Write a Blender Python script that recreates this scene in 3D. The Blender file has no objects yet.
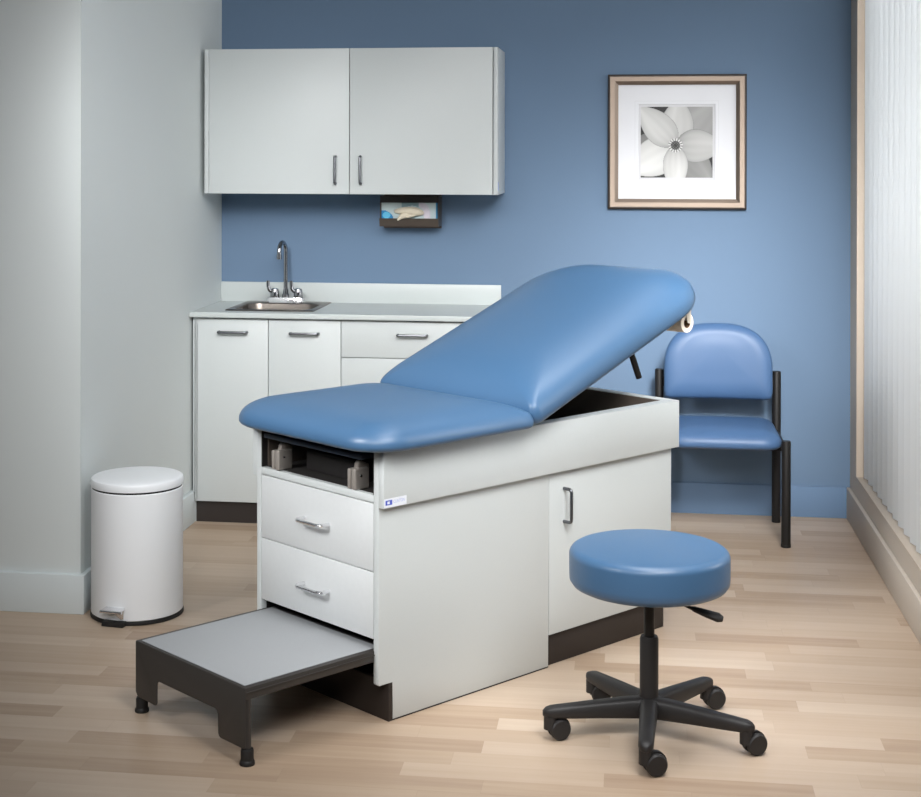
import bpy, bmesh, math, random
from mathutils import Vector, Matrix
random.seed(7)
SC = bpy.context.scene
COL = SC.collection
PI = math.pi

# ------------------------------------------------------------------ helpers
def lin(c):
    r = []
    for v in c:
        v = v / 255.0
        r.append(v / 12.92 if v <= 0.04045 else ((v + 0.055) / 1.055) ** 2.4)
    return (r[0], r[1], r[2], 1.0)

def mat(name, rgb, rough=0.5, metal=0.0, spec=0.5, noise=0.0, nscale=40.0, bump=0.0, bscale=200.0, coat=0.0):
    m = bpy.data.materials.new(name); m.use_nodes = True
    nt = m.node_tree; b = nt.nodes['Principled BSDF']
    b.inputs['Base Color'].default_value = lin(rgb)
    b.inputs['Roughness'].default_value = rough
    b.inputs['Metallic'].default_value = metal
    b.inputs['Specular IOR Level'].default_value = spec
    b.inputs['Coat Weight'].default_value = coat
    tc = nt.nodes.new('ShaderNodeTexCoord')
    if noise > 0:
        n = nt.nodes.new('ShaderNodeTexNoise'); n.inputs['Scale'].default_value = nscale; n.inputs['Detail'].default_value = 4
        nt.links.new(tc.outputs['Object'], n.inputs['Vector'])
        mx = nt.nodes.new('ShaderNodeMix'); mx.data_type = 'RGBA'
        c = lin(rgb)
        mx.inputs[6].default_value = tuple(v * (1 - noise) for v in c[:3]) + (1,)
        mx.inputs[7].default_value = tuple(min(1, v * (1 + noise)) for v in c[:3]) + (1,)
        nt.links.new(n.outputs['Fac'], mx.inputs[0]); nt.links.new(mx.outputs[2], b.inputs['Base Color'])
    if bump > 0:
        n2 = nt.nodes.new('ShaderNodeTexNoise'); n2.inputs['Scale'].default_value = bscale; n2.inputs['Detail'].default_value = 3
        nt.links.new(tc.outputs['Object'], n2.inputs['Vector'])
        bp = nt.nodes.new('ShaderNodeBump'); bp.inputs['Strength'].default_value = bump; bp.inputs['Distance'].default_value = 0.002
        nt.links.new(n2.outputs['Fac'], bp.inputs['Height']); nt.links.new(bp.outputs['Normal'], b.inputs['Normal'])
    return m

def attr_mat(name, rough=0.6):
    m = bpy.data.materials.new(name); m.use_nodes = True
    nt = m.node_tree; b = nt.nodes['Principled BSDF']; b.inputs['Roughness'].default_value = rough
    a = nt.nodes.new('ShaderNodeAttribute'); a.attribute_name = 'print'
    nt.links.new(a.outputs['Color'], b.inputs['Base Color'])
    return m

def build(name, bm, m, parent=None, angle=32.0):
    bmesh.ops.recalc_face_normals(bm, faces=bm.faces)
    for f in bm.faces: f.smooth = True
    th = math.radians(angle)
    for e in bm.edges:
        if len(e.link_faces) == 2: e.smooth = e.calc_face_angle(0) < th
    me = bpy.data.meshes.new(name); bm.to_mesh(me); bm.free()
    o = bpy.data.objects.new(name, me); COL.objects.link(o)
    me.materials.append(m)
    if parent: o.parent = parent
    return o

def thing(name, label, cat, loc=(0, 0, 0), rz=0.0, group=None):
    o = bpy.data.objects.new(name, None); COL.objects.link(o)
    o.location = loc; o.rotation_euler = (0, 0, rz); o.empty_display_size = 0.1
    o['label'] = label; o['category'] = cat
    if group: o['group'] = group
    return o

def tag(o, label, cat, group=None):
    o['label'] = label; o['category'] = cat
    if group: o['group'] = group
    return o

def struct(name, bm, m, parent=None, label=None):
    o = build(name, bm, m, parent)
    if not parent:
        o['kind'] = 'structure'
        if label: o['label'] = label
    return o

def box(bm, x0, x1, y0, y1, z0, z1, bev=0.0012, seg=2):
    vs = [bm.verts.new((x, y, z)) for x in (x0, x1) for y in (y0, y1) for z in (z0, z1)]
    idx = [(0, 1, 3, 2), (4, 6, 7, 5), (0, 4, 5, 1), (2, 3, 7, 6), (0, 2, 6, 4), (1, 5, 7, 3)]
    fs = [bm.faces.new([vs[i] for i in f]) for f in idx]
    if bev > 0:
        es = list({e for f in fs for e in f.edges})
        bmesh.ops.bevel(bm, geom=es, offset=bev, segments=seg, affect='EDGES', profile=0.5)
    return bm

def B(*a, **k):
    return box(bmesh.new(), *a, **k)

def prism(bm, pts, f0, f1, bev=0.0):
    """pts: 2-D outline; f0/f1 map a 2-D point to the two 3-D ends"""
    a = [bm.verts.new(f0(p)) for p in pts]; b = [bm.verts.new(f1(p)) for p in pts]
    n = len(pts); fs = [bm.faces.new(a[::-1]), bm.faces.new(b)]
    for i in range(n):
        fs.append(bm.faces.new((a[i], a[(i + 1) % n], b[(i + 1) % n], b[i])))
    if bev > 0:
        es = list({e for f in fs[:2] for e in f.edges})
        bmesh.ops.bevel(bm, geom=es, offset=bev, segments=2, affect='EDGES', profile=0.5)
    return bm

def fillet(pts, r, n=6):
    pts = [Vector(p) for p in pts]; out = [pts[0]]
    for i in range(1, len(pts) - 1):
        p, a, b = pts[i], pts[i - 1], pts[i + 1]
        da = (a - p); db = (b - p)
        rr = min(r, da.length * 0.49, db.length * 0.49)
        s = p + da.normalized() * rr; e = p + db.normalized() * rr
        for k in range(n + 1):
            t = k / n
            out.append(s * (1 - t) ** 2 + p * 2 * t * (1 - t) + e * t * t)
    out.append(pts[-1])
    return out

def tube(bm, pts, r, n=12, caps=True, radii=None, flat=1.0):
    pts = [Vector(p) for p in pts]; N = len(pts)
    up = None; rings = []
    for i in range(N):
        d = (pts[min(i + 1, N - 1)] - pts[max(i - 1, 0)]).normalized()
        if up is None:
            up = Vector((0, 0, 1)) if abs(d.z) < 0.9 else Vector((1, 0, 0))
        s = d.cross(up).normalized(); up = s.cross(d).normalized()
        rr = radii[i] if radii else r
        rings.append([bm.verts.new(pts[i] + (s * math.cos(2 * PI * k / n) + up * math.sin(2 * PI * k / n) * flat) * rr) for k in range(n)])
    for i in range(N - 1):
        for k in range(n):
            bm.faces.new((rings[i][k], rings[i][(k + 1) % n], rings[i + 1][(k + 1) % n], rings[i + 1][k]))
    if caps:
        bm.faces.new(rings[0][::-1]); bm.faces.new(rings[-1])
    return bm

def lathe(bm, prof, c=(0, 0, 0), n=48, cap0=True, cap1=True, M=None):
    rings = []
    for r, z in prof:
        ring = []
        for k in range(n):
            a = 2 * PI * k / n
            v = Vector((r * math.cos(a), r * math.sin(a), z))
            if M is not None: v = M @ v
            ring.append(bm.verts.new(v + Vector(c)))
        rings.append(ring)
    for i in range(len(rings) - 1):
        for k in range(n):
            bm.faces.new((rings[i][k], rings[i][(k + 1) % n], rings[i + 1][(k + 1) % n], rings[i + 1][k]))
    if cap0: bm.faces.new(rings[0][::-1])
    if cap1: bm.faces.new(rings[-1])
    return bm

def rrect(x0, x1, y0, y1, rad, n=10):
    """rounded rectangle, CCW from (x0,y0); rad = radii at (x0,y0),(x1,y0),(x1,y1),(x0,y1)"""
    out = []
    cs = [(x0, y0, PI, 1, 1), (x1, y0, 1.5 * PI, -1, 1), (x1, y1, 0, -1, -1), (x0, y1, 0.5 * PI, 1, -1)]
    for (cx, cy, a0, sx, sy), r in zip(cs, rad):
        for k in range(n + 1):
            a = a0 + 0.5 * PI * k / n
            out.append((cx + sx * r + r * math.cos(a), cy + sy * r + r * math.sin(a)))
    return out

def cushion(bm, x0, x1, y0, y1, rad, t, h0, D, crown, T=lambda v: v, n=12, waist=0.014, pw=2.1):
    """upholstered pad: rounded-rectangle plan, short side wall of height h0, one dome of exponent D up to t + crown in the middle"""
    half = min(x1 - x0, y1 - y0) / 2
    prof = [(0.04, 0.0), (waist, 0.0), (waist * .35, h0 * .28), (0.0, h0 * .65), (0.0, h0)]
    top = t + crown
    for k in range(1, 33):                                # one smooth dome from the side wall to the middle
        q = 0.97 * (k / 32) ** 1.9
        prof.append((half * q, h0 + (top - h0) * (1 - (1 - q) ** D) ** (1 / pw)))
    rings = []
    for d, z in prof:
        rr = [max(r - d, 0.004 + 0.4 * max(half - d, 0.0) * min(1, d / 0.12)) for r in rad]
        lim = max(half - d, 0.001) * 0.98
        rr = [min(r, lim) for r in rr]
        pts = rrect(x0 + d, x1 - d, y0 + d, y1 - d, rr, n)
        rings.append([bm.verts.new(T(Vector((p[0], p[1], z)))) for p in pts])
    m = len(rings[0])
    for i in range(len(rings) - 1):
        for k in range(m):
            bm.faces.new((rings[i][k], rings[i][(k + 1) % m], rings[i + 1][(k + 1) % m], rings[i + 1][k]))
    bm.faces.new(rings[0][::-1]); bm.faces.new(rings[-1])
    return bm

def pad_outline(bm, pts, prof, T):
    """pad from any outline: prof = [(scale about the centre, height)]"""
    cx = sum(p[0] for p in pts) / len(pts); cy = sum(p[1] for p in pts) / len(pts)
    w = max(abs(p[0] - cx) for p in pts); h = max(abs(p[1] - cy) for p in pts)
    rings = []
    for s, z in prof:
        ins = (1 - s) * min(w, h)
        sx = 1 - ins / w; sy = 1 - ins / h
        rings.append([bm.verts.new(T(Vector((cx + (p[0] - cx) * sx, cy + (p[1] - cy) * sy, z)))) for p in pts])
    m = len(pts)
    for i in range(len(rings) - 1):
        for k in range(m):
            bm.faces.new((rings[i][k], rings[i][(k + 1) % m], rings[i + 1][(k + 1) % m], rings[i + 1][k]))
    bm.faces.new(rings[0][::-1]); bm.faces.new(rings[-1])
    return bm

def pull(a, b, out, r=0.0048, proj=0.03, fr=0.011, n=10):
    """bar pull between points a and b on a face, standing off along out"""
    a = Vector(a); b = Vector(b); o = Vector(out) * proj
    return tube(bmesh.new(), fillet([a, a + o, b + o, b], fr), r, n)

def printed(name, w, h, nx, ny, fn, T, m, parent=None):
    """a flat printed sheet, coloured per face by fn(u, v) in 0..1"""
    vs = []; fs = []; cols = []
    for j in range(ny + 1):
        for i in range(nx + 1): vs.append(T(i / nx * w, j / ny * h))
    for j in range(ny):
        for i in range(nx):
            a = j * (nx + 1) + i
            fs.append((a, a + 1, a + nx + 2, a + nx + 1)); cols.append(fn((i + .5) / nx, (j + .5) / ny))
    me = bpy.data.meshes.new(name); me.from_pydata(vs, [], fs); me.update()
    at = me.color_attributes.new('print', 'FLOAT_COLOR', 'CORNER')
    for p in me.polygons:
        c = lin(cols[p.index])
        for li in p.loop_indices: at.data[li].color = c
    me.materials.append(m)
    o = bpy.data.objects.new(name, me); COL.objects.link(o)
    if parent: o.parent = parent
    return o

def text_mesh(name, body, size, M, m, parent):
    cu = bpy.data.curves.new(name, 'FONT'); cu.body = body; cu.size = size
    t = bpy.data.objects.new(name, cu); COL.objects.link(t)
    bpy.context.view_layer.update()
    me = bpy.data.meshes.new_from_object(t.evaluated_get(bpy.context.evaluated_depsgraph_get()))
    COL.objects.unlink(t); bpy.data.objects.remove(t)
    me.transform(M); me.name = name
    me.materials.clear(); me.materials.append(m)
    o = bpy.data.objects.new(name, me); COL.objects.link(o); o.parent = parent
    return o

# ------------------------------------------------------------------ materials
def floor_material():
    m = bpy.data.materials.new('wood_floor'); m.use_nodes = True
    nt = m.node_tree; N = nt.nodes; L = nt.links; b = N['Principled BSDF']
    tc = N.new('ShaderNodeTexCoord'); sp = N.new('ShaderNodeSeparateXYZ'); L.new(tc.outputs['Object'], sp.inputs[0])
    def mth(op, a, b2=None):
        q = N.new('ShaderNodeMath'); q.operation = op
        for i, v in enumerate((a, b2)):
            if v is None: continue
            if isinstance(v, (int, float)): q.inputs[i].default_value = v
            else: L.new(v, q.inputs[i])
        return q.outputs[0]
    W, LEN = 0.085, 0.52
    yr = mth('DIVIDE', sp.outputs['Y'], W); row = mth('FLOOR', yr)
    wn = N.new('ShaderNodeTexWhiteNoise'); wn.noise_dimensions = '1D'; L.new(row, wn.inputs['W'])
    xs = mth('ADD', mth('DIVIDE', sp.outputs['X'], LEN), mth('MULTIPLY', wn.outputs['Value'], 13.7))
    col = mth('FLOOR', xs)
    cb = N.new('ShaderNodeCombineXYZ'); L.new(row, cb.inputs[0]); L.new(col, cb.inputs[1])
    w2 = N.new('ShaderNodeTexWhiteNoise'); w2.noise_dimensions = '3D'; L.new(cb.outputs[0], w2.inputs['Vector'])
    # grain, stretched along the boards and shifted from board to board
    mp = N.new('ShaderNodeVectorMath'); mp.operation = 'MULTIPLY'; mp.inputs[1].default_value = (1.3, 30, 1); L.new(tc.outputs['Object'], mp.inputs[0])
    sh = N.new('ShaderNodeVectorMath'); sh.operation = 'SCALE'; sh.inputs['Scale'].default_value = 9.0; L.new(w2.outputs['Color'], sh.inputs[0])
    ad = N.new('ShaderNodeVectorMath'); ad.operation = 'ADD'; L.new(mp.outputs[0], ad.inputs[0]); L.new(sh.outputs[0], ad.inputs[1])
    g = N.new('ShaderNodeTexNoise'); g.inputs['Scale'].default_value = 1.0; g.inputs['Detail'].default_value = 6; g.inputs['Roughness'].default_value = .62; L.new(ad.outputs[0], g.inputs['Vector'])
    g2 = N.new('ShaderNodeTexNoise'); g2.inputs['Scale'].default_value = 2.4; g2.inputs['Detail'].default_value = 3; L.new(ad.outputs[0], g2.inputs['Vector'])
    tone = mth('ADD', mth('MULTIPLY', w2.outputs['Value'], .60), mth('MULTIPLY', g.outputs['Fac'], .62))
    tone = mth('SUBTRACT', tone, .10)
    rp = N.new('ShaderNodeValToRGB'); el = rp.color_ramp.elements
    el[0].position = 0.05; el[0].color = lin(FLOOR_C[0]); el[1].position = 0.98; el[1].color = lin(FLOOR_C[3])
    for p, c in ((.35, FLOOR_C[1]), (.68, FLOOR_C[2])):
        e = el.new(p); e.color = lin(c)
    L.new(tone, rp.inputs[0])
    # thin joints
    fy = mth('FRACT', yr); fx = mth('FRACT', xs)
    jy = mth('LESS_THAN', mth('MINIMUM', fy, mth('SUBTRACT', 1, fy)), .012)
    jx = mth('LESS_THAN', mth('MINIMUM', fx, mth('SUBTRACT', 1, fx)), .002)
    j = mth('MULTIPLY', mth('MAXIMUM', jy, jx), .10)
    mx = N.new('ShaderNodeMix'); mx.data_type = 'RGBA'; L.new(j, mx.inputs[0]); L.new(rp.outputs[0], mx.inputs[6]); mx.inputs[7].default_value = lin((110, 88, 70))
    L.new(mx.outputs[2], b.inputs['Base Color'])
    b.inputs['Roughness'].default_value = .42; b.inputs['Specular IOR Level'].default_value = .35
    return m

FLOOR_C = [(158, 134, 113), (178, 156, 134), (189, 169, 149), (199, 182, 163)]
M = {}
M['floor'] = floor_material()
M['blue_wall'] = mat('blue_wall_paint', (106, 128, 153), .75, spec=.2, noise=.015, nscale=3, bump=.06, bscale=260)
M['blue_base'] = mat('blue_baseboard_paint', (106, 131, 161), .6, spec=.3)
M['pale_wall'] = mat('pale_wall_paint', (211, 217, 217), .75, spec=.2, noise=.012, nscale=3, bump=.06, bscale=260)
M['pale_base'] = mat('pale_baseboard_paint', (211, 219, 221), .55, spec=.35)
M['taupe'] = mat('taupe_wall_paint', (200, 190, 178), .7, spec=.2, bump=.05, bscale=260)
M['taupe_sill'] = mat('sill_paint', (196, 182, 166), .55)
M['lam'] = mat('grey_laminate', (199, 204, 204), .42, spec=.4, noise=.02, nscale=160)
M['lam_edge'] = mat('laminate_edge', (192, 199, 199), .45, spec=.4)
M['lam_drawer'] = mat('drawer_laminate', (204, 207, 208), .42, spec=.4, noise=.03, nscale=60)
M['counter'] = mat('counter_laminate', (193, 199, 198), .35, spec=.45, noise=.015, nscale=200)
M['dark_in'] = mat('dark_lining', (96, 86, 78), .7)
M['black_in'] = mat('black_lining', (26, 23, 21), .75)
M['toe'] = mat('toe_kick_brown', (42, 35, 32), .55)
M['vinyl'] = mat('blue_vinyl', (64, 98, 132), .38, spec=.58, bump=.10, bscale=420)
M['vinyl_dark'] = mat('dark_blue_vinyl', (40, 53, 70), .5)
M['chair_vinyl'] = mat('chair_blue_vinyl', (68, 97, 134), .46, spec=.45, bump=.10, bscale=420)
M['step_metal'] = mat('step_bronze_paint', (58, 55, 53), .45, spec=.45, bump=.05, bscale=600)
M['step_mat'] = mat('step_grey_mat', (160, 163, 166), .8, noise=.16, nscale=420, bump=.35, bscale=600)
M['black'] = mat('black_plastic', (36, 34, 34), .5, spec=.4, bump=.05, bscale=500)
M['black_metal'] = mat('black_enamel', (25, 23, 22), .5, spec=.35)
M['rubber'] = mat('black_rubber', (24, 23, 23), .6)
M['chrome'] = mat('chrome', (168, 168, 171), .13, metal=1)  # base darkened to stand in for dark surroundings in its reflections
M['bright_chrome'] = mat('bright_chrome', (232, 232, 234), .22, metal=.9)
M['steel'] = mat('brushed_steel', (112, 106, 100), .32, metal=1, bump=.06, bscale=300)
M['nickel'] = mat('satin_nickel', (112, 114, 118), .3, metal=1)
M['white_metal'] = mat('white_enamel', (235, 238, 241), .32, spec=.5)
M['frame_bronze'] = mat('bronze_frame', (138, 124, 112), .4, metal=.85, bump=.05, bscale=300)
M['frame_edge'] = mat('dark_frame_edge', (54, 44, 38), .5)
M['matboard'] = mat('white_matboard', (224, 225, 229), .8)
M['matbevel'] = mat('mat_bevel', (206, 206, 209), .8)
M['print'] = attr_mat('printed_sheet', .55)
M['paper'] = mat('cream_paper', (238, 228, 212), .85)
M['core'] = mat('brown_cardboard', (112, 84, 60), .85)
M['bracket'] = mat('pale_bracket', (206, 198, 184), .4, metal=.3)
M['plate'] = mat('satin_plate', (168, 161, 154), .42, metal=.45)
M['holder'] = mat('dark_bronze_steel', (98, 88, 80), .4, metal=.6)
M['box_card'] = mat('carton_teal', (30, 120, 170), .6)
M['latex'] = mat('cream_latex', (222, 210, 188), .6, noise=.06, nscale=60)
M['slat'] = mat('white_vane', (240, 242, 243), .6, spec=.3)
M['label'] = mat('white_label', (232, 236, 244), .5)
M['ink'] = mat('blue_ink', (70, 90, 196), .6)
M['ink_pale'] = mat('pale_blue_ink', (170, 184, 226), .6)
m = bpy.data.materials.new('window_glass'); m.use_nodes = True; nt = m.node_tree
tr = nt.nodes.new('ShaderNodeBsdfTransparent'); gs = nt.nodes.new('ShaderNodeBsdfGlossy'); gs.inputs['Roughness'].default_value = .02
fr = nt.nodes.new('ShaderNodeFresnel'); mx = nt.nodes.new('ShaderNodeMixShader')
nt.links.new(fr.outputs[0], mx.inputs[0]); nt.links.new(tr.outputs[0], mx.inputs[1]); nt.links.new(gs.outputs[0], mx.inputs[2])
nt.links.new(mx.outputs[0], nt.nodes['Material Output'].inputs[0]); M['glass'] = m
nt = M['slat'].node_tree; tl = nt.nodes.new('ShaderNodeBsdfTranslucent'); tl.inputs[0].default_value = lin((236, 238, 239)); mx = nt.nodes.new('ShaderNodeMixShader')
mx.inputs[0].default_value = .42
nt.links.new(nt.nodes['Principled BSDF'].outputs[0], mx.inputs[1]); nt.links.new(tl.outputs[0], mx.inputs[2]); nt.links.new(mx.outputs[0], nt.nodes['Material Output'].inputs[0])

# ------------------------------------------------------------------ room
XR = 2.8326; YO = -1.789
struct('floor', B(-2.6, 4.6, -5.2, 0.12, -.06, 0, bev=0), M['floor'])
struct('wall_back', B(-.02, XR + .12, 0, .12, 0, 2.9, bev=0), M['blue_wall'])
bm = bmesh.new(); box(bm, -.12, 0, YO + .12, 0.12, 0, 2.9, bev=0); box(bm, -2.6, 0, YO, YO + .12, 0, 2.9, bev=0)
struct('wall_left', bm, M['pale_wall'])
# right wall, with the window recess cut into it
WY0, WY1, SILL = -2.6, -.185, .221
bm = bmesh.new()
box(bm, XR, XR + .16, WY1, .12, 0, 2.9, bev=0)
box(bm, XR, XR + .16, WY0, WY1, 0, SILL - .004, bev=0)
box(bm, XR, XR + .16, WY0, WY1, 2.84, 2.9, bev=0)
box(bm, XR, XR + .16, WY0 - .25, WY0, 0, 2.9, bev=0)
struct('wall_right', bm, M['taupe'])
struct('baseboard_back', B(0, XR, -.012, 0, 0, .135), M['blue_base'])
bm = prism(bmesh.new(), [(0, 0), (0, YO), (-2.6, YO), (-2.6, YO - .018), (.018, YO - .018), (.018, 0)], lambda p: (p[0], p[1], 0), lambda p: (p[0], p[1], .135), bev=.002)
struct('baseboard_left', bm, M['pale_base'])
struct('baseboard_right', B(XR - .016, XR, WY0 - .25, 0, 0, .135, bev=.002), M['taupe'])
win = struct('window_1', (lambda b: (box(b, XR + .11, XR + .15, WY0, WY0 + .05, SILL, 2.84), box(b, XR + .11, XR + .15, WY1 - .05, WY1, SILL, 2.84),
    box(b, XR + .11, XR + .15, WY0, WY1, SILL, SILL + .05), box(b, XR + .11, XR + .15, WY0, WY1, 2.79, 2.84), b)[-1])(bmesh.new()), M['taupe_sill'])
struct('pane', B(XR + .128, XR + .132, WY0 + .04, WY1 - .04, SILL + .04, 2.80, bev=0), M['glass'], win)
struct('sill', B(XR - .001, XR + .112, WY0, WY1, SILL - .006, SILL, bev=.001), M['taupe_sill'], win)
struct('reveal', B(XR, XR + .112, WY1 - .004, WY1, SILL, 2.84, bev=0), M['taupe_sill'], win)

# vertical blind
bl = thing('vertical_blind', 'white vertical blind of tall narrow slats hanging in the window recess', 'blind', (XR + .045, 0, 0))
build('head_rail', B(-.03, .03, WY0 + .02, WY1 - .006, 2.78, 2.835, bev=.003), M['slat'], bl)
th = math.radians(20)
k = 0; y = -.30
while y > -2.2:
    hw = .063; b = bmesh.new(); pts = []
    for q in range(9):                                  # gently curved vane
        t = -1 + q / 4.0
        px = t * hw * math.sin(th) - .0045 * (1 - t * t) * math.cos(th)
        py = -t * hw * math.cos(th) - .0045 * (1 - t * t) * math.sin(th)
        pts.append((px, y + py))
    back = [(p[0] + .0012, p[1]) for p in pts][::-1]
    prism(b, pts + back, lambda p: (p[0], p[1], SILL + .006), lambda p: (p[0], p[1], 2.78))
    build('slat', b, M['slat'], bl)
    y -= .118

# ------------------------------------------------------------------ wall cabinet
uc = thing('wall_cabinet', 'pale grey two-door wall cabinet hung on the blue wall', 'cabinet', (0.0195, 0, 1.416))
CW, CD, CH = 1.2955, .349, .634
bm = bmesh.new()
box(bm, 0, .019, -CD, -.0005, 0, CH); box(bm, CW - .019, CW, -CD, -.0005, 0, CH)
box(bm, .019, CW - .019, -CD + .021, -.0005, 0, .019, bev=.0005); box(bm, .019, CW - .019, -CD + .021, -.0005, CH - .019, CH, bev=.0005)
box(bm, .019, CW - .019, -.012, -.0005, .019, CH - .019, bev=0)
build('carcass', bm, M['lam'], uc)
for x0, x1, hx in ((.0165 + .004, .6475, .589), (.6505, CW - .0225, .6995)):
    d = build('door', B(x0, x1, -CD, -CD + .019, .0, CH, bev=.0015), M['lam'], uc)
    h = build('handle', pull((hx, -CD, .046), (hx, -CD, .163), (0, -1, 0), r=.006, proj=.026, fr=.008), M['nickel'], d)
st = build('sticker', B(CW, CW + .0006, -CD + .012, -CD + .04, .018, .055, bev=0), M['ink_pale'], uc)

# ------------------------------------------------------------------ base cabinet
DC = .514; FY = -DC + .025
bc = thing('base_cabinet', 'pale grey base cabinet with doors and drawers under the sink counter', 'cabinet', (.0, 0, 0))
BX0, BX1, BT = .011, 1.283, .889
bm = bmesh.new()
side = [(-.0135, .0), (-.0135, BT), (FY + .0, BT), (FY, .0935), (-.4665, .0935), (-.4665, 0)]
for x0, x1 in ((BX0 + .007, BX0 + .019), (BX1 - .019, BX1)):
    prism(bm, side, lambda p: (x0, p[0], p[1]), lambda p: (x1, p[0], p[1]))
box(bm, BX0 + .019, BX1 - .019, FY + .022, -.0135, .0935, .11, bev=0)
box(bm, BX0 + .019, BX1 - .019, -.03, -.0135, .11, BT, bev=0)
box(bm, BX0 + .019, BX1 - .019, FY + .022, FY + .04, BT - .02, BT, bev=0)
build('carcass', bm, M['lam'], bc)
build('side_trim', B(BX0, BX0 + .0115, FY, FY + .03, .0935, BT - .006, bev=.001), M['lam'], bc)
build('toe_kick', B(.02, BX1 - .019, -.4675, -.455, 0, .0935, bev=0), M['toe'], bc)
for x0, x1, hx in ((.0255, .3415, (.127, .250)), (.3445, .6585, (.442, .562))):
    d = build('door', B(x0, x1, FY, FY + .019, .0935, BT - .008, bev=.0015), M['lam'], bc)
    build('handle', pull((hx[0], FY, .825), (hx[1], FY, .825), (0, -1, 0), r=.006, proj=.026, fr=.008), M['nickel'], d)
for z0, z1 in ((.7265, BT - .008), (.53, .7235), (.312, .527), (.0935, .309)):
    d = build('drawer', B(.6615, BX1 - .002, FY, FY + .019, z0, z1, bev=.0015), M['lam'], bc)
    zc = .825 if z1 > .8 else (z0 + z1) / 2 + .03
    build('handle', pull((.906, FY, zc), (1.03, FY, zc), (0, -1, 0), r=.006, proj=.026, fr=.008), M['nickel'], d)

# countertop with its backsplash (a hole is left for the sink)
SX0, SX1, SY0, SY1 = .134, .527, -.432, -.028
ct = thing('countertop', 'pale grey laminate countertop with backsplash along the blue wall', 'countertop', (0, 0, .91))
hx0, hx1, hy0, hy1 = SX0 + .02, SX1 - .02, SY0 + .02, SY1 - .03
bm = bmesh.new()
CX1 = 1.3
for a in ((.0015, CX1, -DC, hy0), (.0015, CX1, hy1, -.0005), (.0015, hx0, hy0, hy1), (hx1, CX1, hy0, hy1)):
    box(bm, a[0], a[1], a[2], a[3], -.0209, 0, bev=0)
bmesh.ops.remove_doubles(bm, verts=bm.verts, dist=1e-5)
build('slab', bm, M['counter'], ct)
build('front_edge', B(.0015, CX1, -DC - .0012, -DC, -.0215, 0.0003, bev=.0006), M['counter'], ct)
build('backsplash', B(.0015, CX1, -.0125, -.0005, 0, .0895, bev=.001), M['counter'], ct)

# sink
sk = thing('sink', 'stainless steel drop-in sink set in the grey countertop', 'sink', (SX0, SY0, .91))
SW, SD = SX1 - SX0, SY1 - SY0
def ring_shell(bm, rings):
    m = len(rings[0])
    vr = [[bm.verts.new(p) for p in r] for r in rings]
    for i in range(len(vr) - 1):
        for k2 in range(m):
            bm.faces.new((vr[i][k2], vr[i][(k2 + 1) % m], vr[i + 1][(k2 + 1) % m], vr[i + 1][k2]))
    return vr
def rz(x0, x1, y0, y1, r, z, n=8):
    return [(p[0], p[1], z) for p in rrect(x0, x1, y0, y1, (r,) * 4, n)]
bm = bmesh.new()
ring_shell(bm, [rz(.0, SW, .0, SD, .012, .0005), rz(.0, SW, .0, SD, .012, .003), rz(.004, SW - .004, .004, SD - .004, .01, .0055),
    rz(.022, SW - .022, .022, SD - .085, .06, .0055), rz(.028, SW - .028, .028, SD - .091, .06, .002)])
build('rim', bm, M['steel'], sk)
bm = bmesh.new()
vr = ring_shell(bm, [rz(.028, SW - .028, .028, SD - .091, .06, .002), rz(.034, SW - .034, .034, SD - .097, .058, -.02), rz(.04, SW - .04, .04, SD - .103, .055, -.12),
    rz(.06, SW - .06, .06, SD - .123, .045, -.142), rz(.15, SW - .15, .14, SD - .2, .03, -.147)])
bm.faces.new(vr[-1])
build('bowl', bm, M['steel'], sk)
build('drain', lathe(bmesh.new(), [(.03, 0), (.03, .003), (.022, .005), (.018, .001)], (SW / 2, SD / 2 - .03, -.1465), 24), M['chrome'], sk)

# faucet
fa = thing('faucet', 'chrome gooseneck faucet with two lever handles at the sink', 'faucet', (.326, -.092, .9156))
bm = bmesh.new()
pts = rrect(-.084, .088, -.03, .026, (.014,) * 4, 6)
prism(bm, pts, lambda p: (p[0], p[1], 0), lambda p: (p[0] * .97, p[1] * .9, .024), bev=.003)
build('deck_plate', bm, M['bright_chrome'], fa)
bm = bmesh.new()
path = [(0, 0, .015), (0, 0, .232)]
dirx, diry = -.12, -.99
R = .043
for q in range(1, 11):
    a = PI * q / 10
    s = R * (1 - math.cos(a)); path.append((dirx * s, diry * s, .232 + R * math.sin(a)))
path.append((dirx * 2 * R, diry * 2 * R, .218))
tube(bm, path, .0098, 14)
lathe(bm, [(.0165, .02), (.0165, .037), (.0125, .043), (.0125, .06)], (0, 0, 0), 20)
lathe(bm, [(.0118, .202), (.0118, .222)], (dirx * 2 * R, diry * 2 * R, 0), 16)
build('spout', bm, M['chrome'], fa)
for sx in (-.050, .058):
    bm = bmesh.new()
    lathe(bm, [(.0205, .02), (.0215, .025), (.0195, .052), (.0165, .062), (.006, .065)], (sx, 0, 0), 20)
    hd = build('handle', bm, M['chrome'], fa)
    build('lever', tube(bmesh.new(), fillet([(sx - .002, -.004, .056), (sx - .018, -.014, .05), (sx - .028, -.017, .07), (sx - .028, -.017, .100)], .014), .0085, 10), M['chrome'], hd)

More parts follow.
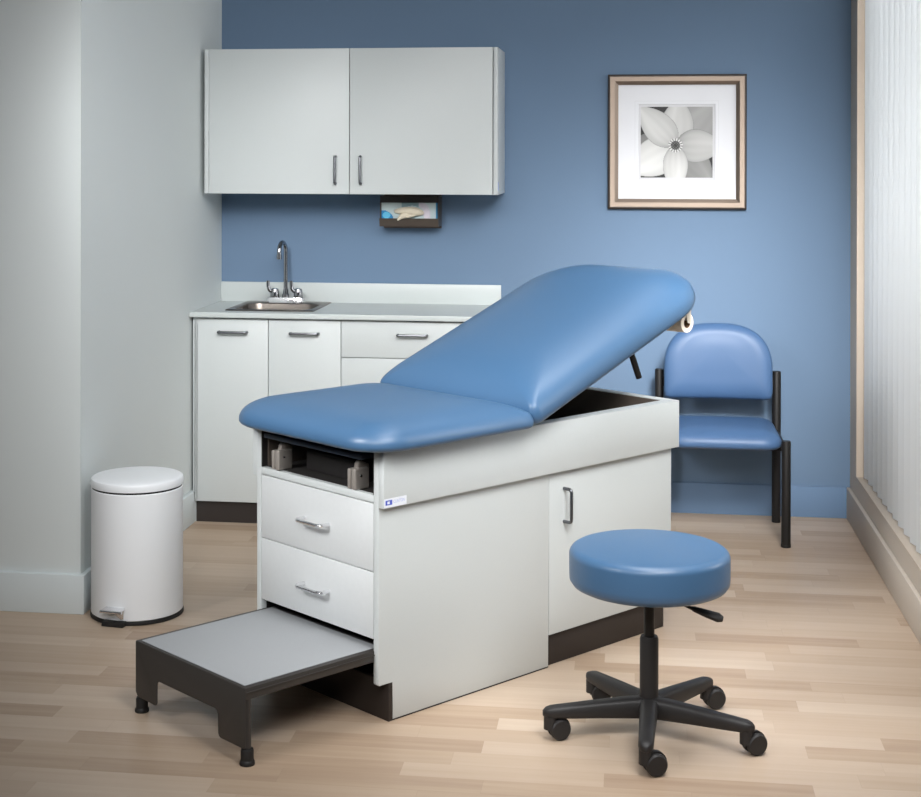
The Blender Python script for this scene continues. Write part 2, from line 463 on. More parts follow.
# ------------------------------------------------------------------ glove box holder
HX0, HX1, HZ0, HZ1, HD = .764, 1.029, 1.266, 1.404, .115
gh = thing('glove_box_holder', 'dark metal glove box holder on the blue wall under the wall cabinet', 'holder', (HX0, -.0005, HZ0))
HW, HH = HX1 - HX0, HZ1 - HZ0
bm = bmesh.new(); box(bm, 0, HW, -.003, 0, -.012, 1.4158 - HZ0, bev=.0005)
build('back_plate', bm, M['holder'], gh)
bm = bmesh.new(); box(bm, 0, HW, -HD, -.003, -.0, .003, bev=.0005); build('bottom_tray', bm, M['holder'], gh)
build('lip', prism(bmesh.new(), [(-HD, 0), (-HD - .010, .037), (-HD - .008, .037), (-HD + .003, 0)], lambda p: (-.002, p[0], p[1]), lambda p: (HW - .002, p[0], p[1])), M['holder'], gh)
for x0 in (0, HW - .003): build('side_plate', B(x0, x0 + .003, -HD, -.003, .003, HH, bev=.0005), M['holder'], gh)
build('top_band', B(0, HW, -HD - .002, -HD + .001, HH - .031, HH, bev=.0005), M['toe'], gh)
gb = thing('glove_box', 'blue and white printed carton of gloves inside the dark metal holder', 'carton', (HX0 + .006, -.006, HZ0 + .0035))
GW, GH, GD = HW - .012, HH - .008, HD - .012
build('carton', B(0, GW, -GD, -.0, 0, GH, bev=.0005), M['box_card'], gb)
rnd_g = random.Random(5)
def glove_art(u, v):
    c = (176 + 26 * v, 196 + 16 * v, 200 + 10 * v)
    x, yy = u * 2.1, v
    if .30 < abs(math.hypot((u - .62) * 2.0, v - .38)) < .52 and u > .66: c = (206, 200, 210)
    if math.hypot((u - .80) * 3.2, v - .42) < .17: c = (214, 206, 216)
    if v > .70 - .5 * abs(u - .55) and .36 < u < .66: c = (140, 166, 172)
    if math.hypot((u - .02) * 2.0, (v - .18) * 1.15) < .40: c = (20, 130, 190)
    if math.hypot((u - .09) * 2.0, (v - .36) * 1.2) < .14: c = (90, 190, 226)
    if u > .97: c = (10, 120, 170)
    return c
printed('front_print', GW, GH, 72, 40, glove_art, lambda a, b: (a, -GD - .0006, b), M['print'], gb)
# glove pulled part-way out of the carton
bm = bmesh.new()
tube(bm, [(-.064, .004, .004), (-.05, -.002, .008), (-.02, -.012, .010), (.02, -.014, .008), (.05, -.008, .004), (.074, .003, -.002)], .02, 16, radii=[.005, .013, .019, .021, .019, .006])
tube(bm, [(.03, -.012, .0), (-.01, -.02, -.008), (-.034, -.022, -.018), (-.046, -.02, -.036)], .008, 12, radii=[.010, .014, .010, .004])
tube(bm, [(.04, -.012, -.006), (.01, -.022, -.012), (-.01, -.024, -.022)], .006, 12, radii=[.008, .010, .004])
tube(bm, [(.05, -.008, .004), (.02, -.02, .014), (-.03, -.016, .018)], .006, 12, radii=[.006, .009, .004])
for v in bm.verts: v.co += Vector((rnd_g.uniform(-1, 1), rnd_g.uniform(-1, 1), rnd_g.uniform(-1, 1))) * .0022
gl = build('glove', bm, M['latex'])
sb = gl.modifiers.new('s', 'SUBSURF'); sb.levels = 1; sb.render_levels = 1
gl.location = (HX0 + .128, -.006 - GD - .006, HZ0 + .062)
tag(gl, 'crumpled cream glove hanging from the carton opening in the holder', 'glove')

# ------------------------------------------------------------------ framed flower picture
PX0, PX1, PZ0, PZ1 = 1.778, 2.3845, 1.3475, 1.946
pc = thing('framed_picture', 'square bronze framed black and white flower print hanging on the blue wall', 'picture', (PX0, -.0005, PZ0))
PW, PH, FW_ = PX1 - PX0, PZ1 - PZ0, .046
bm = bmesh.new()
def frame_ring(bm, pr):
    rings = []
    for d, yv in pr:
        rings.append([bm.verts.new(p) for p in ((d, yv, d), (PW - d, yv, d), (PW - d, yv, PH - d), (d, yv, PH - d))])
    for i in range(len(rings) - 1):
        for k2 in range(4):
            bm.faces.new((rings[i][k2], rings[i][(k2 + 1) % 4], rings[i + 1][(k2 + 1) % 4], rings[i + 1][k2]))
frame_ring(bm, [(.006, -.027), (.010, -.031), (.03, -.030), (FW_ - .004, -.024), (FW_, -.022), (FW_, -.012)])
build('frame', bm, M['frame_bronze'], pc, angle=20)
bm = bmesh.new(); frame_ring(bm, [(.0, 0), (.0, -.022), (.003, -.026), (.006, -.027)])
build('frame_edge', bm, M['frame_edge'], pc)
IX0, IX1 = .112, .362
IX0, IX1, IZ0, IZ1 = PW * .2385, PW * .7575, PH * .2345, PH * .760
bm = bmesh.new()
def hole_plate(bm, o, i, yv):
    ov = [bm.verts.new((a, yv, b)) for a, b in ((o[0], o[2]), (o[1], o[2]), (o[1], o[3]), (o[0], o[3]))]
    iv = [bm.verts.new((a, yv, b)) for a, b in ((i[0], i[2]), (i[1], i[2]), (i[1], i[3]), (i[0], i[3]))]
    for k2 in range(4): bm.faces.new((ov[k2], ov[(k2 + 1) % 4], iv[(k2 + 1) % 4], iv[k2]))
    return iv
g1 = .012
o_ = (FW_ - .004, PW - FW_ + .004, FW_ - .004, PH - FW_ + .004)
i_ = (IX0 - g1, IX1 + g1, IZ0 - g1, IZ1 + g1)
iv = hole_plate(bm, o_, i_, -.014)
jv = [bm.verts.new((v.co.x + sx * .002, -.0105, v.co.z + sz * .002)) for v, sx, sz in zip(iv, (1, -1, -1, 1), (1, 1, -1, -1))]
for k2 in range(4): bm.faces.new((iv[k2], iv[(k2 + 1) % 4], jv[(k2 + 1) % 4], jv[k2]))
build('mat_board', bm, M['matboard'], pc)
bm = bmesh.new()
e_ = .014
iv = hole_plate(bm, (IX0 - g1, IX1 + g1, IZ0 - g1, IZ1 + g1), (IX0, IX1, IZ0, IZ1), -.0105)
build('inner_mat', bm, M['matbevel'], pc)
bm = bmesh.new(); 
for dd in (.026,):
    hole_plate(bm, (IX0 - dd, IX1 + dd, IZ0 - dd, IZ1 + dd), (IX0 - dd + .0012, IX1 + dd - .0012, IZ0 - dd + .0012, IZ1 + dd - .0012), -.0142)
build('mat_line', bm, M['matbevel'], pc)
PET = [  # angle, length, half width, brightness, edge  (back to front)
    (178, .64, .19, 118, 0), (47, .86, .30, 150, 0), (-47, .74, .24, 128, 0), (86, .66, .235, 190, 0),
    (-1, .66, .235, 178, 0), (-150, .74, .27, 208, 0), (-90, .66, .175, 200, 0), (133, .74, .215, 194, 0)]
rnd = random.Random(3)
def flower(u, v):
    x, z = u - .485, v - .455
    c = 26.0
    for a, ln, hw, br, ed in PET:
        t = math.radians(a); s = x * math.cos(t) + z * math.sin(t); q = -x * math.sin(t) + z * math.cos(t)
        if s <= 0 or s >= ln: continue
        f = s / ln
        w = hw * (math.sin(PI * min(1, f ** .80)) ** .70)
        if abs(q) < w:
            e = abs(q) / w
            g = br * (1 - .10 * e ** 4) + 4 * math.sin(q / max(w, .01) * 13 + a) * (1 - f) - 55 * math.exp(-s / .10) + 16 * math.exp(-((q - w * .3) / (w * .4)) ** 2) * f
            c = g * (1 - .22 * max(0, (e - .95) / .05))
    r = math.hypot(x, z)
    if r < .10:
        an = math.atan2(z, x)
        if r > .064: c = 168 + 52 * math.sin(an * 15)
        else: c = 74 + 30 * math.sin(x * 160) * math.sin(z * 160) - 46 * math.exp(-(r / .022) ** 2)
    c = max(8, min(222, c))
    return (c, c, c * .99)
printed('flower_print', IX1 - IX0, IZ1 - IZ0, 150, 150, flower, lambda a, b: (IX0 + a, -.010, IZ0 + b), M['print'], pc)
build('backing', B(.01, PW - .01, -.008, -.001, .01, PH - .01, bev=0), M['frame_edge'], pc)

# ------------------------------------------------------------------ examination table
TX, TY, YAW = 1.1926, -2.6523, math.radians(50.7178)
tb = thing('exam_table', 'grey examination table with blue padded top and raised backrest', 'examination table', (TX, TY, 0), YAW)
P_ = .021; Wd = .5657; LB = 1.3059; LA = 1.3223; ZT = .7624; ZA = .605; UD = .6964
def uz_prism(pts, v0, v1, bev=.0012):
    return prism(bmesh.new(), pts, lambda p: (p[0], v0, p[1]), lambda p: (p[0], v1, p[1]), bev=bev)
near = [(0, .112), (0, ZT), (LB - .0, ZT), (LB, ZA + .004), (UD, ZA + .004), (UD, .004), (.0532, .004), (.0532, .1095), (.004, .1075)]
build('side_panel', uz_prism(near, 0, P_), M['lam'], tb)
far = [(0, .112), (0, ZT), (LB, ZT), (LB, .1), (LB - .05, .1), (LB - .05, .004), (.0532, .004), (.0532, .1095), (.004, .1075)]
build('side_panel', uz_prism(far, Wd - P_, Wd), M['lam'], tb)
build('end_panel', B(LB - P_, LB, P_, Wd - P_, .1, ZT), M['lam'], tb)
build('apron', B(0.0, LA, -P_, -.0003, ZA, ZT, bev=.0015), M['lam'], tb)
build('apron', B(0.0, LA, Wd + .0003, Wd + P_, ZA, ZT, bev=.0015), M['lam'], tb)
build('apron', B(LB + .0003, LA, 0, Wd, ZA, ZT, bev=.0015), M['lam'], tb)
# dark lining of the compartment under the cushions, and the carcass behind the drawers
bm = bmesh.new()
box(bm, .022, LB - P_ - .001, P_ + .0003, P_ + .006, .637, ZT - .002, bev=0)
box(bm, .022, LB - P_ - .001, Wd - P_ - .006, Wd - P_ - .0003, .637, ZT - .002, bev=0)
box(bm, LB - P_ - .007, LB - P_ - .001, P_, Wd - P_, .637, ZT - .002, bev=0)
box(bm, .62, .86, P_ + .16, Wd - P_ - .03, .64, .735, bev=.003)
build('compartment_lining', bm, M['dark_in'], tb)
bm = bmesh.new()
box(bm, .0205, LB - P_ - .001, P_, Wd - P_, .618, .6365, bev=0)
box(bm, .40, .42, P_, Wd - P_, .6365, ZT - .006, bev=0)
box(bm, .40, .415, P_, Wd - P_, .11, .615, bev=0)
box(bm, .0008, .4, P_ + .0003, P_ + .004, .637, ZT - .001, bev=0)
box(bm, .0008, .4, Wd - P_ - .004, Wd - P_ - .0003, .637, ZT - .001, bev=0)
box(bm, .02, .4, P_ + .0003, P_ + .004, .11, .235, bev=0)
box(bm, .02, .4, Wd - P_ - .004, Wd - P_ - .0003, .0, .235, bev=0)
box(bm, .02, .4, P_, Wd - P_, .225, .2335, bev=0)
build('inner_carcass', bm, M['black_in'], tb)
build('shelf_rail', B(0, .02, P_ + .0005, Wd - P_ - .0005, .6155, .6358, bev=.001), M['lam'], tb)
for z0, z1, hz in ((.4232, .6125, .519), (.2345, .4205, .326)):
    d = build('drawer', B(.0, .019, P_ + .0015, Wd - P_ - .0015, z0, z1, bev=.0012), M['lam_drawer'], tb)
    build('handle', pull((0, .333, hz), (0, .219, hz), (-1, 0, 0), r=.0056, proj=.036, fr=.022), M['bright_chrome'], d)
d = build('door', B(UD + .0032, LB, 0, P_ - .002, .0992, ZA - .0015, bev=.0012), M['lam'], tb)
build('handle', pull((.767, 0, .545), (.767, 0, .442), (0, -1, 0), r=.0052, proj=.032, fr=.011), M['nickel'], d)
bm = bmesh.new(); box(bm, UD, LB - .025, .0122, .028, 0.001, .0985, bev=.0005); box(bm, LB - .04, LB - .025, .028, Wd - .03, 0.001, .0985, bev=.0005)
build('toe_kick', bm, M['toe'], tb)
bm = bmesh.new(); box(bm, .038, .0528, .0, Wd, 0.0, .1085, bev=.0006)
for q in (.022, .088): lathe(bm, [(.004, 0), (.004, .001)], (.0455, -.0004, q), 12, M=Matrix.Rotation(PI / 2, 3, 'X'))
build('front_kick_board', bm, M['toe'], tb)
build('glide_strip', B(.053, UD, .001, .02, 0, .005, bev=0), M['black_in'], tb)
# seat cushion
ZP = .772; UH = .556; VA, VB = -.086, Wd + .072
sc_ = build('seat_cushion', cushion(bmesh.new(), -.090, UH - .001, VA, VB, (.13, .03, .03, .15), .078, .017, 3.6, .012, T=lambda v: v + Vector((0, 0, ZP - .002)), n=14), M['vinyl'], tb, angle=60)
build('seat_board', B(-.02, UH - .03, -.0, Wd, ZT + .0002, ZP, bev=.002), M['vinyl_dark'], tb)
PHI = math.radians(20.9)
cu, su = math.cos(PHI), math.sin(PHI)
def tilt(v):  # (along backrest, v, height) -> table
    return Vector((UH + v.x * cu - v.z * su, v.y, ZP + v.x * su + v.z * cu))
LBK = .98
build('backrest_cushion', cushion(bmesh.new(), .001, LBK, VA, VB, (.03, .22, .24, .03), .098, .030, 3.6, .030, T=tilt, n=14), M['vinyl'], tb, angle=60)
bm = bmesh.new(); box(bm, .03, LBK - .06, .0, Wd, -.012, .0, bev=.001)
for v in bm.verts: v.co = tilt(v.co)
build('backrest_board', bm, M['dark_in'], tb)
# backrest strut (folding support) and its release lever
bm = bmesh.new(); tube(bm, [tilt(Vector((.55, Wd / 2, -.012))), Vector((.86, Wd / 2, .645))], .012, 12)
build('backrest_strut', bm, M['black_metal'], tb)
bm = bmesh.new(); a = Vector((1.105, .02, .962))
tube(bm, fillet([a + Vector((-.03, .004, .02)), a + Vector((.012, .0, -.024)), a + Vector((.054, .0, -.112))], .02), .0105, 12, radii=None)
build('release_lever', bm, M['black_metal'], tb)
# paper roll bracket under the head end
ax = Vector((1.400, 0, 1.026))
bm = bmesh.new()
for vv in (.001, Wd - .012):
    prism(bm, [(-.022, .068), (.014, .081), (.013, -.006), (.005, -.014), (-.005, -.010)], lambda p: (ax.x + p[0], vv - .0012, ax.z + p[1]), lambda p: (ax.x + p[0], vv + .0012, ax.z + p[1]))
    lathe(bm, [(.005, -.003), (.005, .003)], (ax.x + .003, vv, ax.z), 12, M=Matrix.Rotation(PI / 2, 3, 'X'))
tube(bm, [(ax.x, .001, ax.z), (ax.x, Wd - .012, ax.z)], .004, 10)
build('roll_bracket', bm, M['bracket'], tb)
# hanging parts in the front compartment
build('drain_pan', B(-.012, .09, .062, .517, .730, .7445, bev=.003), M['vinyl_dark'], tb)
build('inner_tray', B(.07, .38, .15, .415, .6368, .70, bev=.006), M['black'], tb)
for vc in (.497, .14):
    bm = bmesh.new()
    box(bm, .002, .046, vc - .0135, vc, .6362, .694, bev=.004, seg=3)
    box(bm, .0, .054, vc - .039, vc - .0195, .6362, .697, bev=.005, seg=3)
    box(bm, .012, .03, vc - .0195, vc - .0135, .65, .68, bev=0)
    sp_ = build('stirrup_socket', bm, M['plate'], tb)
    pf_ = [(.016, .69), (.018, .708), (.025, .716), (.034, .716), (.046, .706), (.060, .704), (.062, .69)]
    bm = prism(bmesh.new(), pf_, lambda p: (p[0], vc - .030, p[1]), lambda p: (p[0], vc - .012, p[1]), bev=.003)
    build('latch', bm, M['plate'], sp_)
    build('bolt', lathe(bmesh.new(), [(.004, 0), (.0035, .003)], (.02, vc - .0392, .676), 12, M=Matrix.Rotation(PI / 2, 3, 'X')), M['chrome'], sp_)
# maker's label on the apron
sk_ = build('label_plate', B(.002, .085, -P_ - .0006, -P_ - .00005, .6065, .6315, bev=0), M['label'], tb)
bm = bmesh.new(); yv = -P_ - .0009
def quad(bm, u0, u1, z0, z1): 
    bm.faces.new([bm.verts.new(p) for p in ((u0, yv, z0), (u1, yv, z0), (u1, yv, z1), (u0, yv, z1))])
for q in ((.006, .0128, .6135, .627), (.0218, .031, .6135, .627), (.0128, .0218, .6238, .627), (.0128, .0218, .6135, .6165)): quad(bm, *q)
build('logo_mark', bm, M['ink'], sk_)
text_mesh('lettering', 'CLINTON', .0125, Matrix.Translation((.035, yv, .617)) @ Matrix.Rotation(PI / 2, 4, 'X') @ Matrix.Diagonal((.78, 1, 1, 1)), M['ink_pale'], sk_)

# paper roll on the bracket (a thing of its own)
pr = thing('paper_roll', 'cream roll of examination paper held under the raised head end of the backrest', 'paper roll', (TX, TY, 0), YAW)
Ry = Matrix.Rotation(-PI / 2, 3, 'X')
bm = bmesh.new()
ln_ = Wd - .03
lathe(bm, [(.0185, 0), (.034, 0), (.034, ln_), (.0185, ln_)], (ax.x, .006, ax.z - .011), 36, cap0=False, cap1=False, M=Ry)
build('paper', bm, M['paper'], pr)
bm = bmesh.new()
lathe(bm, [(.0166, .001), (.0186, .001), (.0186, ln_ - .001), (.0166, ln_ - .001), (.0166, .001)], (ax.x, .006, ax.z - .011), 30, cap0=False, cap1=False, M=Ry)
build('core', bm, M['core'], pr)

# ------------------------------------------------------------------ step stool pulled out of the table
ss = thing('step_stool', 'low dark metal step with grey mat pulled out from under the examination table', 'step', (TX, TY, 0), YAW)
SU, SV0, SV1, SH = -.441, .0185, Wd - .0195, .203
ap = [(SV1, SH), (SV1, .055), (SV1 - .012, .0455), (SV1 - .10, .0445)]
def arc2(cx, cy, r, a0, a1, n=5): return [(cx + r * math.cos(math.radians(a0 + (a1 - a0) * k / n)), cy + r * math.sin(math.radians(a0 + (a1 - a0) * k / n))) for k in range(n + 1)]
ap = [(SV1, SH - .002), (SV1, .058), (SV1 - .012, .0455)] + arc2(SV1 - .100, .0545, .010, -90, -180) + arc2(SV1 - .122, .104, .012, 0, 90) \
   + arc2(SV0 + .135, .104, .012, 90, 180) + arc2(SV0 + .110, .0545, .010, 0, -90) + [(SV0 + .006, .0445), (SV0, .05), (SV0, SH - .002)]
build('front_apron', prism(bmesh.new(), ap, lambda p: (SU - .0, p[0], p[1]), lambda p: (SU + .003, p[0], p[1]), bev=.0008), M['step_metal'], ss)
bm = bmesh.new()
box(bm, SU + .003, .10, SV0, SV0 + .003, .172, SH, bev=.0008); box(bm, SU + .003, .10, SV1 - .003, SV1, .172, SH, bev=.0008)
build('side_rail', bm, M['step_metal'], ss)
bm = bmesh.new(); box(bm, SU + .001, .10, SV0 + .0005, SV1 - .0005, SH - .006, SH, bev=.0012)
build('deck', bm, M['step_metal'], ss)
build('tread_mat', B(SU + .010, .030, SV0 + .016, SV1 - .016, SH + .0001, SH + .0022, bev=.0008), M['step_mat'], ss)
bm = bmesh.new(); box(bm, SU + .002, .1, SV0 + .0003, SV0 + .006, SH - .014, SH - .0105, bev=.0005)
for v in bm.verts: v.co.y -= .0035
build('rail_bead', bm, M['step_metal'], ss)
for vv in (SV0 + .011, SV1 - .011):
    lg = build('leg', lathe(bmesh.new(), [(.0105, .03), (.0105, SH - .006)], (SU + .0145, vv, 0), 20), M['step_metal'], ss)
    build('rubber_foot', lathe(bmesh.new(), [(.0195, 0), (.0205, .003), (.0198, .009), (.0172, .013), (.0172, .037), (.0155, .042), (.0112, .043)], (SU + .0145, vv, 0), 24), M['rubber'], lg)

# ------------------------------------------------------------------ rolling stool
SXc, SYc = 1.937, -2.612
rs = thing('rolling_stool', 'round blue vinyl stool on black five-star base with casters', 'stool', (SXc, SYc, 0))
R0 = .2185
prof = [(.17, .396), (R0 - .022, .396), (R0 - .009, .402), (R0 - .001, .414), (R0, .43), (R0, .481)]
for q in range(1, 8):
    a = .5 * PI * q / 7; prof.append((R0 - .024 * (1 - math.cos(a)), .481 + .022 * math.sin(a)))
for q in range(1, 7):
    f = q / 6; prof.append(((R0 - .024) * (1 - f * .985), .503 + .007 * (1 - (1 - f) ** 2)))
prof = [(r_, z_ + .011) for r_, z_ in prof]
build('seat', lathe(bmesh.new(), prof, n=72), M['vinyl'], rs, angle=60)
build('seat_plate', lathe(bmesh.new(), [(.05, .391), (.12, .399), (.12, .407)], n=32), M['black_metal'], rs)
build('gas_piston', lathe(bmesh.new(), [(.0145, .24), (.0145, .40)], n=24), M['black_metal'], rs)
build('column', lathe(bmesh.new(), [(.0255, .085), (.0255, .264), (.023, .271), (.0145, .271)], n=28), M['black'], rs)
bm = bmesh.new(); tube(bm, [(.05, -.01, .396), (.095, -.01, .362), (.118, -.01, .352)], .0045, 8)
lv_ = build('height_lever', bm, M['black_metal'], rs)
bm = bmesh.new(); tube(bm, [(.108, -.01, .357), (.122, -.01, .352), (.155, -.01, .341), (.185, -.01, .332), (.197, -.01, .328)], .012, 14, radii=[.005, .012, .017, .020, .012], flat=.62)
build('paddle', bm, M['black'], lv_)
build('hub', lathe(bmesh.new(), [(.026, .05), (.036, .055), (.038, .095), (.030, .104), (.0255, .106)], n=28), M['black'], rs)
casters = [(1.945, -2.878), (2.22, -2.720), (2.116, -2.398), (1.789, -2.380), (1.686, -2.686)]
yaws = [20, 28, 25, 10, 25]
for (wx, wy), cyaw in zip(casters, yaws):
    ox, oy = wx - .018 - SXc, wy - SYc
    r = math.hypot(ox, oy); ux, uy = ox / r, oy / r
    ro = .279
    # star arm: tapered bar, rounded top, end dome
    bm = bmesh.new()
    secs = [(.020, .026, .048, .106), (.06, .0245, .050, .106), (.14, .0225, .054, .101), (.22, .021, .057, .095), (ro - .006, .020, .060, .091), (ro + .008, .015, .062, .087), (ro + .017, .006, .066, .080)]
    rings = []
    for s, hw, zb, zt in secs:
        rg = []
        for q in range(14):
            a = 2 * PI * q / 14
            cxx = math.copysign(abs(math.cos(a)) ** .6, math.cos(a)) * hw
            czz = (zb + zt) / 2 + math.copysign(abs(math.sin(a)) ** .6, math.sin(a)) * (zt - zb) / 2
            rg.append(bm.verts.new((ux * s - uy * cxx, uy * s + ux * cxx, czz)))
        rings.append(rg)
    for i in range(len(rings) - 1):
        for q in range(14): bm.faces.new((rings[i][q], rings[i][(q + 1) % 14], rings[i + 1][(q + 1) % 14], rings[i + 1][q]))
    bm.faces.new(rings[0][::-1]); bm.faces.new(rings[-1])
    build('leg', bm, M['black'], rs, angle=50)
    # caster
    cx, cy = ux * (ro - .004), uy * (ro - .004)
    ca = math.radians(cyaw)                                       # trailing direction in plan
    tx, ty = math.cos(ca), math.sin(ca)                            # from the stem to the wheel centre
    wxc, wyc = cx + tx * .024, cy + ty * .024
    nx, ny = -ty, tx                                               # wheel axle
    # wheels face the viewer: axle mostly along the room depth
    bm = bmesh.new()
    lathe(bm, [(.0185, .030), (.0185, .066)], (cx, cy, 0), 20)
    hood = []
    for q in range(13):
        a = math.radians(-15 + 210 * q / 12)
        hood.append((.0315 * math.cos(a), .0305 + .0315 * math.sin(a)))
    hood += [(-.022, .0265), (-.006, .022), (.021, .0305)]
    prism(bm, hood, lambda p: (wxc + tx * p[0] + nx * .006, wyc + ty * p[0] + ny * .006, p[1]), lambda p: (wxc + tx * p[0] - nx * .006, wyc + ty * p[0] - ny * .006, p[1]))
    cst = build('caster', bm, M['black'], rs)
    for sg in (-1, 1):
        Mw = Matrix(((tx, 0, nx * sg), (ty, 0, ny * sg), (0, 1, 0)))
        build('wheel', lathe(bmesh.new(), [(.024, .0), (.0285, .002), (.0292, .006), (.0285, .012), (.025, .0165), (.008, .0175)], (wxc + nx * sg * .0062, wyc + ny * sg * .0062, .0292), 28, M=Mw), M['black'], cst)

# ------------------------------------------------------------------ pedal bin
CR = .157
can = thing('trash_can', 'white round pedal bin standing by the pale wall', 'trash can', (.190, -1.749, 0))
build('body', lathe(bmesh.new(), [(CR - .006, .012), (CR, .016), (CR, .437), (CR - .004, .441)], n=72), M['white_metal'], can)
build('base_ring', lathe(bmesh.new(), [(CR - .01, 0), (CR + .002, .001), (CR + .003, .006), (CR + .001, .0135), (CR - .02, .0135)], n=72), M['rubber'], can)
build('seam_ring', lathe(bmesh.new(), [(CR - .003, .4395), (CR - .003, .4475)], n=64), M['rubber'], can)
build('lid', lathe(bmesh.new(), [(CR - .004, .446), (CR + .0015, .447), (CR + .002, .451), (CR + .0015, .466), (CR - .001, .4715), (CR - .006, .4745), (CR - .014, .4765), (CR - .06, .4795), (.02, .4805)], n=72), M['white_metal'], can)
pa = math.radians(-99)
pdx, pdy = math.cos(pa), math.sin(pa); qx, qy = -pdy, pdx
def pp(r, s, z): return (pdx * r + qx * s, pdy * r + qy * s, z)
bm = bmesh.new()
prism(bm, [(-.042, .135), (.042, .135), (.040, CR + .022), (-.040, CR + .022)], lambda p: pp(p[1], p[0], .0), lambda p: pp(p[1] - .002, p[0] * .97, .017), bev=.003)
build('pedal_housing', bm, M['rubber'], can)
bm = bmesh.new()
prism(bm, [(-.036, CR - .002), (.036, CR - .002), (.040, CR + .034), (-.040, CR + .034)], lambda p: pp(p[1], p[0], .058 - (p[1] - CR) * .18), lambda p: pp(p[1], p[0], .061 - (p[1] - CR) * .18), bev=.0015)
tube(bm, [pp(CR + .030, -.04, .053), pp(CR + .030, .04, .053)], .005, 10)
prism(bm, [(-.012, .042), (.036, .042), (.034, .014), (.024, .012)], lambda p: pp(CR + .004, p[0], .012 + p[1]), lambda p: pp(CR + .007, p[0], .012 + p[1]))
build('pedal', bm, M['bright_chrome'], can)

# ------------------------------------------------------------------ guest chair
gc = thing('guest_chair', 'armless blue vinyl chair with black tube legs against the blue wall', 'chair', (2.2555, -.33, 0))
HWc = .2505
for sx in (-1, 1):
    build('rear_post', lathe(bmesh.new(), [(.019, 0), (.019, .648), (.017, .653)], (sx * HWc, .21, 0), 24), M['black_metal'], gc)
    build('front_leg', lathe(bmesh.new(), [(.019, .012), (.019, .424), (.017, .430)], (sx * HWc, -.21, 0), 24), M['black_metal'], gc)
    build('glide', lathe(bmesh.new(), [(.02, 0), (.02, .012)], (sx * HWc, -.21, 0), 24), M['rubber'], gc)
    build('side_rail', tube(bmesh.new(), [(sx * HWc, .20, .385), (sx * HWc, -.2, .385)], .0125, 14), M['black_metal'], gc)
bm = bmesh.new()
for yy in (.12, -.12): box(bm, -HWc, HWc, yy - .012, yy + .012, .373, .392, bev=.002)
build('seat_frame', bm, M['black_metal'], gc)
build('seat', cushion(bmesh.new(), -.238, .238, -.245, .2, (.085, .085, .05, .05), .066, .022, 4, .014, T=lambda v: v + Vector((0, 0, .3925)), n=12, pw=2.0), M['chair_vinyl'], gc, angle=60)
# backrest: arch-topped pad, leaning a little
bp = []
for q in range(0, 41):
    a = PI * q / 40
    bp.append((.229 * math.copysign(abs(math.cos(a)) ** .74, math.cos(a)), .145 + .186 * abs(math.sin(a)) ** .9))
bp += [(-.229, .04), (-.223, .017), (-.205, .01), (-.1, .008), (0, .008), (.1, .008), (.205, .01), (.223, .017), (.229, .04)]
lean = math.radians(6)
def bt(v): 
    dish = .03 * (v.x / .235) ** 2
    return Vector((v.x - .003, .155 - v.z - dish + (v.y) * math.sin(lean) , .533 + v.y * math.cos(lean)))
pf = [(.6, -.006), (.92, -.006), (.985, 0), (1, .014)] + [(1 - .42 * (1 - math.cos(.5 * PI * q / 9)), .014 + .040 * math.sin(.5 * PI * q / 9)) for q in range(1, 10)] + [(.45, .056), (.3, .058), (.15, .059), (.02, .059)]
build('backrest', pad_outline(bmesh.new(), bp, pf, bt), M['chair_vinyl'], gc, angle=60)
bm = bmesh.new()
box(bm, -HWc, HWc, .198, .214, .58, .62, bev=.002)
build('back_rail', bm, M['black_metal'], gc)

# parts that look different from the rest of their thing
for o in COL.objects:
    if not o.parent: continue
    n = o.name.split('.')[0]
    l = {'tread_mat': 'speckled grey mat', 'rubber_foot': 'black rubber foot', 'pedal': 'chrome pedal', 'toe_kick': 'dark brown toe kick',
         'label_plate': 'small white maker label with blue mark', 'release_lever': 'black release lever', 'core': 'brown cardboard core',
         'seat_cushion': 'blue vinyl seat cushion', 'backrest_cushion': 'raised blue vinyl backrest cushion', 'mat_board': 'white mat board',
         'flower_print': 'black and white flower print', 'stirrup_socket': 'satin metal stirrup socket'}.get(n)
    if l: o['label'] = l

# ------------------------------------------------------------------ light
def area(name, loc, target, size, power, color=(1, 1, 1), spread=180, sy=None):
    l = bpy.data.lights.new(name, 'AREA'); l.energy = power; l.color = color; l.size = size
    l.shape = 'RECTANGLE'; l.size_y = sy or size; l.spread = math.radians(spread)
    o = bpy.data.objects.new(name, l); COL.objects.link(o); o.location = loc
    o.rotation_euler = (Vector(target) - Vector(loc)).to_track_quat('-Z', 'Y').to_euler()
    return o
area('softbox_right_high', (2.7, -4.4, 3.4), (1.6, -1.4, .5), 1.8, 18, (1, 1, 1), 80)
area('fill_right_spot', (2.7, -4.4, 3.4), (1.75, -2.1, .3), 1.4, 5.2, (1, 1, 1), 50)  # unseen fill added at the same spot, narrower beam on the table
area('fill_front', (1.6, -6.9, 3.2), (1.5, -1, .6), 1.5, 9.8, (1, 1, 1), 50)  # added frontal fill, out of view, lifts the fronts and back wall
area('fill_wall', (2.6, -3.2, 2.4), (2.2, 0, .75), .8, 10, (1, 1, 1), 38)  # unseen lamp added to brighten the blue wall around the chair
area('fill_cabinets', (.4, -3.4, 2.2), (.5, 0, 1.1), .5, 1.7, (1, 1, 1), 36)  # added out of view to lift the cabinets and the wall between
area('fill_left_wall', (1.5, -3.8, 2.8), (0, -.7, .9), .9, 2.4, (1, 1, 1), 44)  # unseen, added to brighten the pale left wall
area('ceiling_softbox', (2.2, -2.0, 3.2), (2.3, -2.0, 0), 1.2, 4.7, (1, 1, 1), 64)
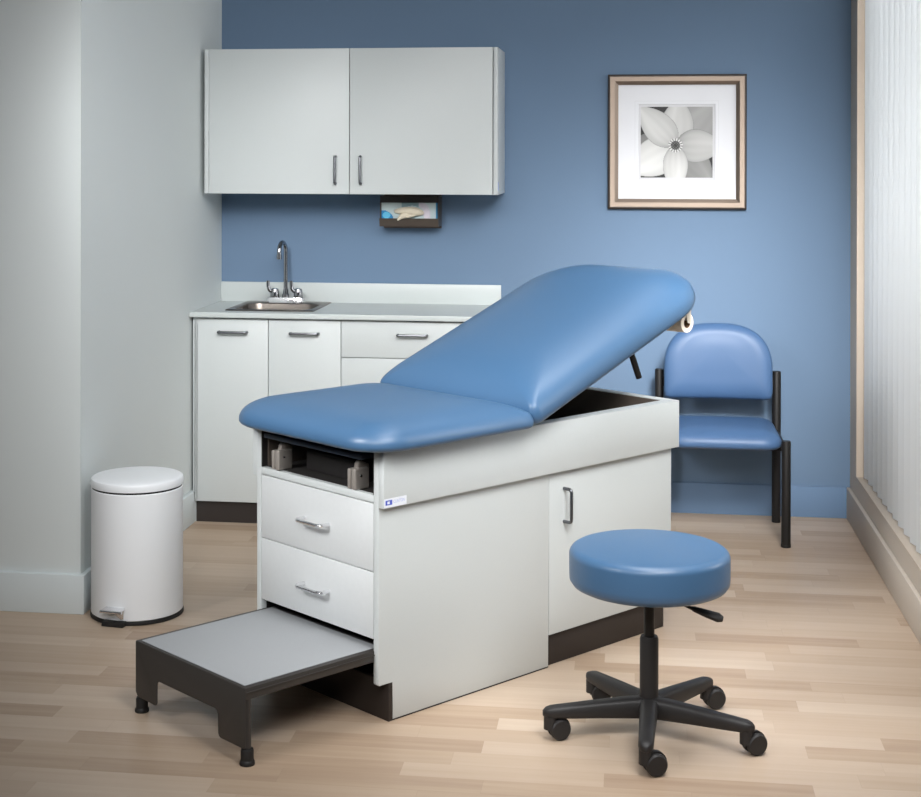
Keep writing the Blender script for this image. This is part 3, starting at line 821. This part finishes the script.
area('fill_floor_spot', (1.9, -2.9, 3.1), (1.95, -2.8, 0), 1.0, 2.5, (1, 1, 1), 44)  # unseen overhead lamp added for a brighter pool on the floor
area('fill_back', (1.7, -.9, 3.2), (1.7, -2.6, 0), 1.2, 1.3, (1, 1, 1), 80)  # overhead fill from the back, added without a known fixture
area('fill_left_side', (-.9, -4.7, 2.7), (1.5, -1.9, .5), 1.0, 7, (1, 1, 1), 38)  # unseen side lamp added to brighten the drawer fronts
area('softbox_left', (.9, -5.2, 3.0), (.4, -1.3, 1.2), 1.0, 2.4, (1, 1, 1), 50)
area('window_daylight', (3.8, -1.35, 2.2), (2.8, -1.35, 2.25), 2.4, 80, (1, .995, .985), 120, 2.6)
w = bpy.data.worlds.new('world'); SC.world = w; w.use_nodes = True
w.node_tree.nodes['Background'].inputs[0].default_value = (.75, .8, .86, 1)
w.node_tree.nodes['Background'].inputs[1].default_value = .015

# ------------------------------------------------------------------ camera (level, shifted lens)
F = 1501.7281; yaw, pit, rol = (math.radians(v) for v in (7.9392, .1868, .0852))
fw = Vector((-math.sin(yaw) * math.cos(pit), math.cos(yaw) * math.cos(pit), -math.sin(pit)))
rt = Vector((math.cos(yaw), math.sin(yaw), 0)); up = rt.cross(fw)
rt, up = rt * math.cos(rol) + up * math.sin(rol), -rt * math.sin(rol) + up * math.cos(rol)
cd = bpy.data.cameras.new('camera'); cam = bpy.data.objects.new('camera', cd); COL.objects.link(cam)
cam.matrix_world = Matrix(((rt.x, up.x, -fw.x, 1.8939), (rt.y, up.y, -fw.y, -6.765), (rt.z, up.z, -fw.z, 1.5851), (0, 0, 0, 1)))
cd.sensor_fit = 'HORIZONTAL'; cd.sensor_width = 36; cd.lens = F * 36 / 921
cd.shift_x = 35.7694 / 921; cd.shift_y = -238.2408 / 921
cd.clip_start = .05
SC.camera = cam
vs = SC.view_settings
vs.view_transform = 'Standard'; vs.look = 'None'; vs.gamma = 1; vs.exposure = 0.08; vs.use_curve_mapping = False
